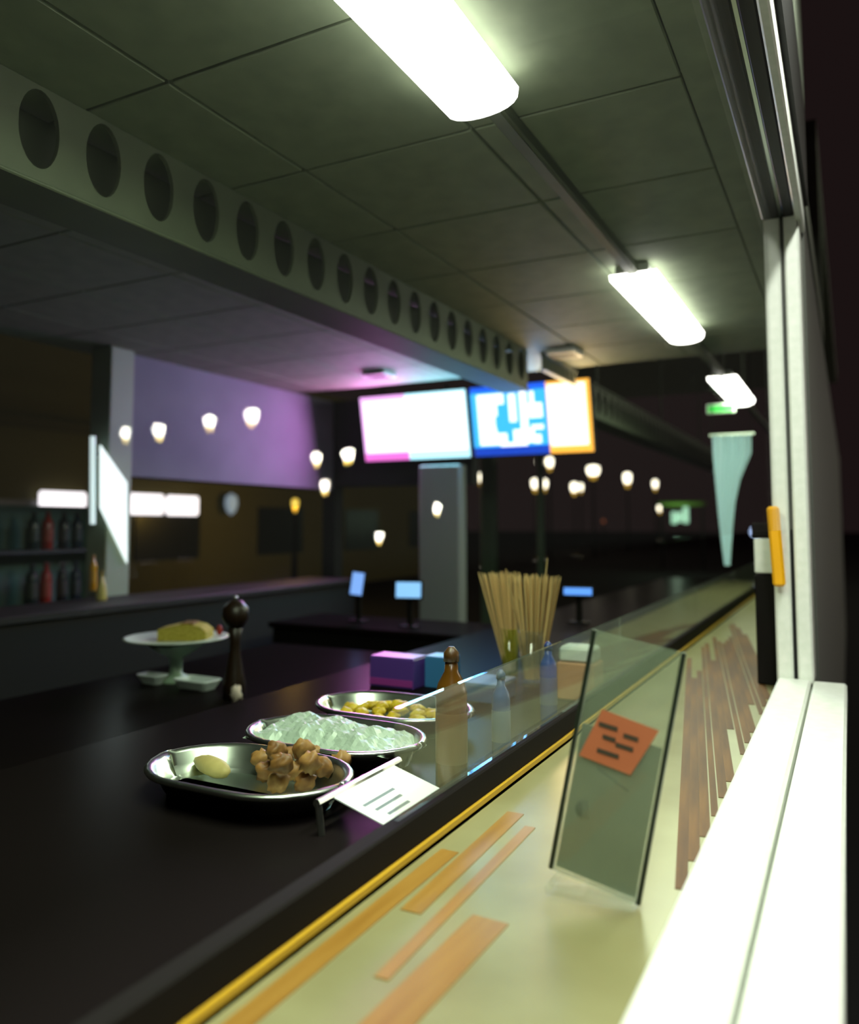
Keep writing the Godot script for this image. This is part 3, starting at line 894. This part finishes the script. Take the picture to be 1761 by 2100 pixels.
func terminal(at: Vector3, size: Vector2, roll: float, label: String, c: Color, base := 1.03) -> void:
	var t := thing("payment_terminal", Vector3(at.x, base, at.z), label, "terminal", "small lit terminals")
	var h := at.y - base
	part("stand", box(Vector3(0.03, h, 0.02), 0.003), M.black_matt, t, Vector3(0, h / 2, -0.015))
	part("foot", box(Vector3(0.10, 0.01, 0.08), 0.003), M.black_matt, t, Vector3(0, 0.005, -0.01))
	var d := Vector3(-at.x, 0, -at.z)
	var turn := atan2(d.x, d.z) * 0.6
	part("casing", box(Vector3(size.x + 0.02, size.y + 0.02, 0.018), 0.004), M.black_matt, t, Vector3(0, h, 0), Vector3(-0.1, turn, -roll))
	var n := Basis.from_euler(Vector3(-0.1, turn, -roll)) * Vector3(0, 0, 0.0105)
	part("screen", box(Vector3(size.x, size.y, 0.003)), glow(c, 0.9), t, Vector3(0, h, 0) + n, Vector3(-0.1, turn, -roll))
	area(Vector3(0, h, 0) + n * 1.5, size, n, c, 0.004, t, "screen_light")

func street_lamp(head: Vector3, w: float, h: float, white: Material, amber: Material, label: String, group: String) -> void:
	var t := thing("street_lamp", Vector3(head.x, 0, head.z), label, "street lamp", group)
	var y := head.y
	part("pole", tube([Vector3(0, 0, 0), Vector3(0, y - h * 0.6, 0)], [0.07, 0.045], 8), M.black_matt, t)
	part("lamp_glass", lathe([Vector2(0.0, y - h * 0.18), Vector2(w * 0.34, y - h * 0.18), Vector2(w * 0.5, y + h * 0.1), Vector2(w * 0.46, y + h * 0.42), Vector2(0.0, y + h * 0.5)], 12), white, t)
	part("lamp_collar", lathe([Vector2(0.0, y - h * 0.5), Vector2(w * 0.2, y - h * 0.48), Vector2(w * 0.32, y - h * 0.2), Vector2(0.0, y - h * 0.19)], 12), amber, t)
	part("cap", lathe([Vector2(0.0, y + h * 0.51), Vector2(w * 0.4, y + h * 0.51), Vector2(w * 0.1, y + h * 0.62), Vector2(0.0, y + h * 0.64)], 12), M.black_matt, t)

func outside() -> void:
	# street
	single("street", box(Vector3(260, 0.2, 260)), mat(Color(0.05, 0.05, 0.05), 0.9), Vector3(0, -0.25, -60), "dark asphalt street around the kiosk", "street").set_meta("kind", "structure")
	# lamps seen through the openings: px, py, width, height, pixels
	var white := glow(Color(1.0, 0.97, 0.86), 3.5)
	var amber := glow(Color(0.90, 0.72, 0.25), 0.8)
	var yellow := glow(Color(1.0, 0.85, 0.35), 1.2)
	var seen := [[986, 983, 13, 28], [1004, 983, 13, 26], [1108, 953, 17, 32], [1127, 952, 15, 30], [1097, 996, 15, 30], [1116, 996, 13, 28], [1177, 1003, 14, 28], [1191, 1002, 8, 22], [1216, 969, 27, 30], [1286, 985, 16, 32], [1343, 996, 10, 24], [1353, 1045, 10, 18]]
	for s in seen:
		var d := ray(s[0], s[1]).normalized()
		var rise := 2.6
		var dist := 62.0
		if d.y > 0.02: dist = clampf(rise / d.y, 30.0, 62.0)
		var p := EYE + d * dist
		var k := dist / (FPX * 1.05)
		street_lamp(p, s[2] * k, s[3] * k, white, amber, "distant lit street lamp with a white globe and amber collar", "street lamps far beyond the hall")
	# lamps on the photographer's side of the street, which the window glass mirrors
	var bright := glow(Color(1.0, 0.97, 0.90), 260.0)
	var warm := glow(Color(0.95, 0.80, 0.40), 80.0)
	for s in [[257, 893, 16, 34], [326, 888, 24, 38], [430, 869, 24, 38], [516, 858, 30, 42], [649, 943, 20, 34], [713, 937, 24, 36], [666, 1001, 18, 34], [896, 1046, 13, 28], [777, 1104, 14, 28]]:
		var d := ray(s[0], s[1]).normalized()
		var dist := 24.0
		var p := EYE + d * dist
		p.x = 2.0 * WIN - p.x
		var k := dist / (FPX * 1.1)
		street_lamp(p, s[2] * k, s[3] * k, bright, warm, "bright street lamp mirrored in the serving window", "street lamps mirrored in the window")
	# yellow lamp on a post in front of the building across the street
	var yp := at_x(605, 1037, -9.6)
	street_lamp(yp, 0.13, 0.27, yellow, amber, "low yellow post lamp in front of the olive building", "")
	var yo := OmniLight3D.new()
	yo.name = "post_lamp_light"
	yo.light_color = Color(1.0, 0.82, 0.35)
	yo.light_energy = 1.2
	yo.light_size = 0.06
	yo.omni_range = 30.0
	yo.omni_attenuation = 2.0
	yo.shadow_enabled = true
	add_child(yo)
	yo.position = yp + Vector3(0, 0.04, 0)
	# building across the street, under the lilac wall band
	var b := thing("building", Vector3(-12, 0, -16), "dark olive building across the street", "building")
	span("wall", Vector3(-0.3, 0, -9), Vector3(0, 5.0, 12), mat(Color(0.30, 0.28, 0.14), 0.9), b)
	for k in 5:
		var wn := span("window", Vector3(0.0, 0.9, -7.5 + k * 3.6), Vector3(0.04, 2.0, -5.8 + k * 3.6), mat(Color(0.07, 0.07, 0.06), 0.3), b)
	span("cornice", Vector3(0.0, 3.2, -9), Vector3(0.2, 3.35, 12), mat(Color(0.26, 0.24, 0.13), 0.9), b)
	# white fluorescent fittings on its wall
	var wl := glow(Color(1.0, 0.98, 1.0), 1.6)
	for s in [[132, 1028, 76, 36], [302, 1034, 66, 40], [377, 1037, 63, 38]]:
		var p := at_x(s[0], s[1], -11.85)
		var dist := p.distance_to(EYE)
		var k := dist / FPX
		var t := thing("wall_light", p, "broad white lit fitting on the olive building wall", "lamp", "white fittings on the olive building")
		part("housing", box(Vector3(0.06, s[3] * k * 0.9, s[2] * k * 1.2), 0.01), M.white_plastic, t, Vector3(-0.1, 0, 0))
		part("diffuser", box(Vector3(0.08, s[3] * k, s[2] * k * 1.35), 0.05), wl, t, Vector3(-0.03, 0, 0))
		area(Vector3(0.05, 0, 0), Vector2(s[3] * k, s[2] * k), Vector3(1, -0.1, 0), Color(1, 0.98, 0.95), 0.3, t, "wall_glow")
	# small oval bluish light below the lilac wall
	var ov := at_x(474, 1034, -11.7)
	var ol := thing("wall_lantern", ov, "dim oval bluish lantern on the olive building", "lamp")
	part("globe", lathe([Vector2(0.0, -0.24), Vector2(0.09, -0.16), Vector2(0.14, 0.0), Vector2(0.12, 0.16), Vector2(0.0, 0.24)], 16), glow(Color(0.55, 0.62, 0.68), 0.6), ol)
	part("arm", box(Vector3(0.34, 0.03, 0.03)), M.black_matt, ol, Vector3(-0.17, 0.22, 0))
	# far shelter with a green edge and lit panes
	var c := at_z(1398, 1033, 30.0)
	var sh := thing("shelter", Vector3(c.x, 0, -30.0), "far shelter with a dim green roof edge and teal lit panes", "shelter")
	part("roof_edge", box(Vector3(1.55, 0.14, 0.8), 0.03), mat(Color(0.38, 0.55, 0.16), 0.6), sh, Vector3(0, c.y, 0))
	var shl := OmniLight3D.new()  # lamp and bulb added to brighten the green roof edge
	shl.name = "added_shelter_light"
	shl.light_color = Color(0.85, 1.0, 0.85)
	shl.light_energy = 0.5
	shl.light_size = 0.1
	shl.omni_range = 20.0
	shl.omni_attenuation = 2.0
	shl.shadow_enabled = true
	sh.add_child(shl)
	shl.position = Vector3(-0.1, c.y - 0.45, 0.75)
	part("added_bulb", lathe([Vector2(0.0, -0.08), Vector2(0.08, 0.0), Vector2(0.0, 0.08)], 12), glow(Color(0.62, 0.78, 0.70), 0.8), sh, shl.position)
	part("bulb_arm", box(Vector3(0.02, 0.02, 0.4)), M.black_matt, sh, shl.position + Vector3(0, 0.09, -0.2))
	part("bulb_hanger", box(Vector3(0.02, 0.4, 0.02)), M.black_matt, sh, shl.position + Vector3(0, 0.28, -0.39))
	for s in [[1382, 1062, 9, 22], [1393, 1060, 8, 18], [1406, 1056, 9, 30]]:
		var p := at_z(s[0], s[1], 30.0)
		part("window_pane", box(Vector3(s[2] * 0.0205, s[3] * 0.0195, 0.05)), glow(Color(0.62, 0.78, 0.70), 0.7), sh, p - sh.position)
	for k in [-0.7, 0.7]:
		part("post", box(Vector3(0.08, c.y, 0.08)), M.black_matt, sh, Vector3(k, c.y / 2, 0))
	# posts in the dark behind the till
	var pi := 0
	for s in [[1003, 0.16], [1109, 0.07]]:
		var p := at_z(s[0], 1100, 9.0)
		single("steel_post", box(Vector3(s[1], 2.6, s[1]), 0.006), mat(Color(0.42, 0.50, 0.42), 0.5), Vector3(p.x, 1.3, -9.0), ["broad grey-green steel post far behind the till", "thin grey-green steel post far behind the till"][pi], "post")
		pi += 1
	# a car head lamp at the far end, and a faint red tail lamp
	var hl := at_z(1550, 1091, 12.0)
	var car := thing("work_light", hl, "round bluish white lamp at the far end of the hall", "lamp")
	part("lens", lathe([Vector2(0.0, -0.07), Vector2(0.06, -0.05), Vector2(0.085, 0.0), Vector2(0.06, 0.06), Vector2(0.0, 0.08)], 16), glow(Color(0.72, 0.82, 1.0), 1.4), car)
	part("stem", tube([Vector3(0, -hl.y, 0), Vector3(0, -0.07, 0)], [0.015, 0.015], 8), M.black_matt, car)
	var rl := at_z(1237, 1069, 40.0)
	var tl := thing("signal_light", rl, "tiny dim orange-red signal light in the darkness", "lamp")
	part("lens", lathe([Vector2(0.0, -0.12), Vector2(0.10, 0.0), Vector2(0.0, 0.12)], 12), glow(Color(0.55, 0.30, 0.18), 0.6), tl)
	part("stem", tube([Vector3(0, -rl.y, 0), Vector3(0, -0.12, 0)], [0.04, 0.04], 8), M.black_matt, tl)
	# unseen canopy and two lamps added to brighten sill and jamb
	var cp := structure("added_canopy")
	span("slab", Vector3(-0.2, 3.30, -2.6), Vector3(1.1, 3.40, 1.4), M.roof_deck, cp)
	span("fascia", Vector3(-0.2, 2.91, -2.75), Vector3(-0.08, 3.30, 1.4), M.roof_deck, cp)
	for i in 2:
		var cl := thing("added_canopy_light", Vector3(0.28, 3.26, [0.3, -1.5][i]), "added unseen batten lamp under the added street canopy above the sill", "lamp", "added canopy lamps")
		part("housing", box(Vector3(0.16, 0.04, 1.15), 0.005), M.white_plastic, cl, Vector3(0, 0.02, 0))
		part("diffuser", box(Vector3(0.12, 0.02, 1.1), 0.005), M.lamp, cl, Vector3(0, -0.01, 0))
		area(Vector3(0, -0.025, 0), Vector2(0.12, 1.1), Vector3.DOWN, Color(0.98, 1.0, 0.95), 4.0, cl, "canopy_glow")
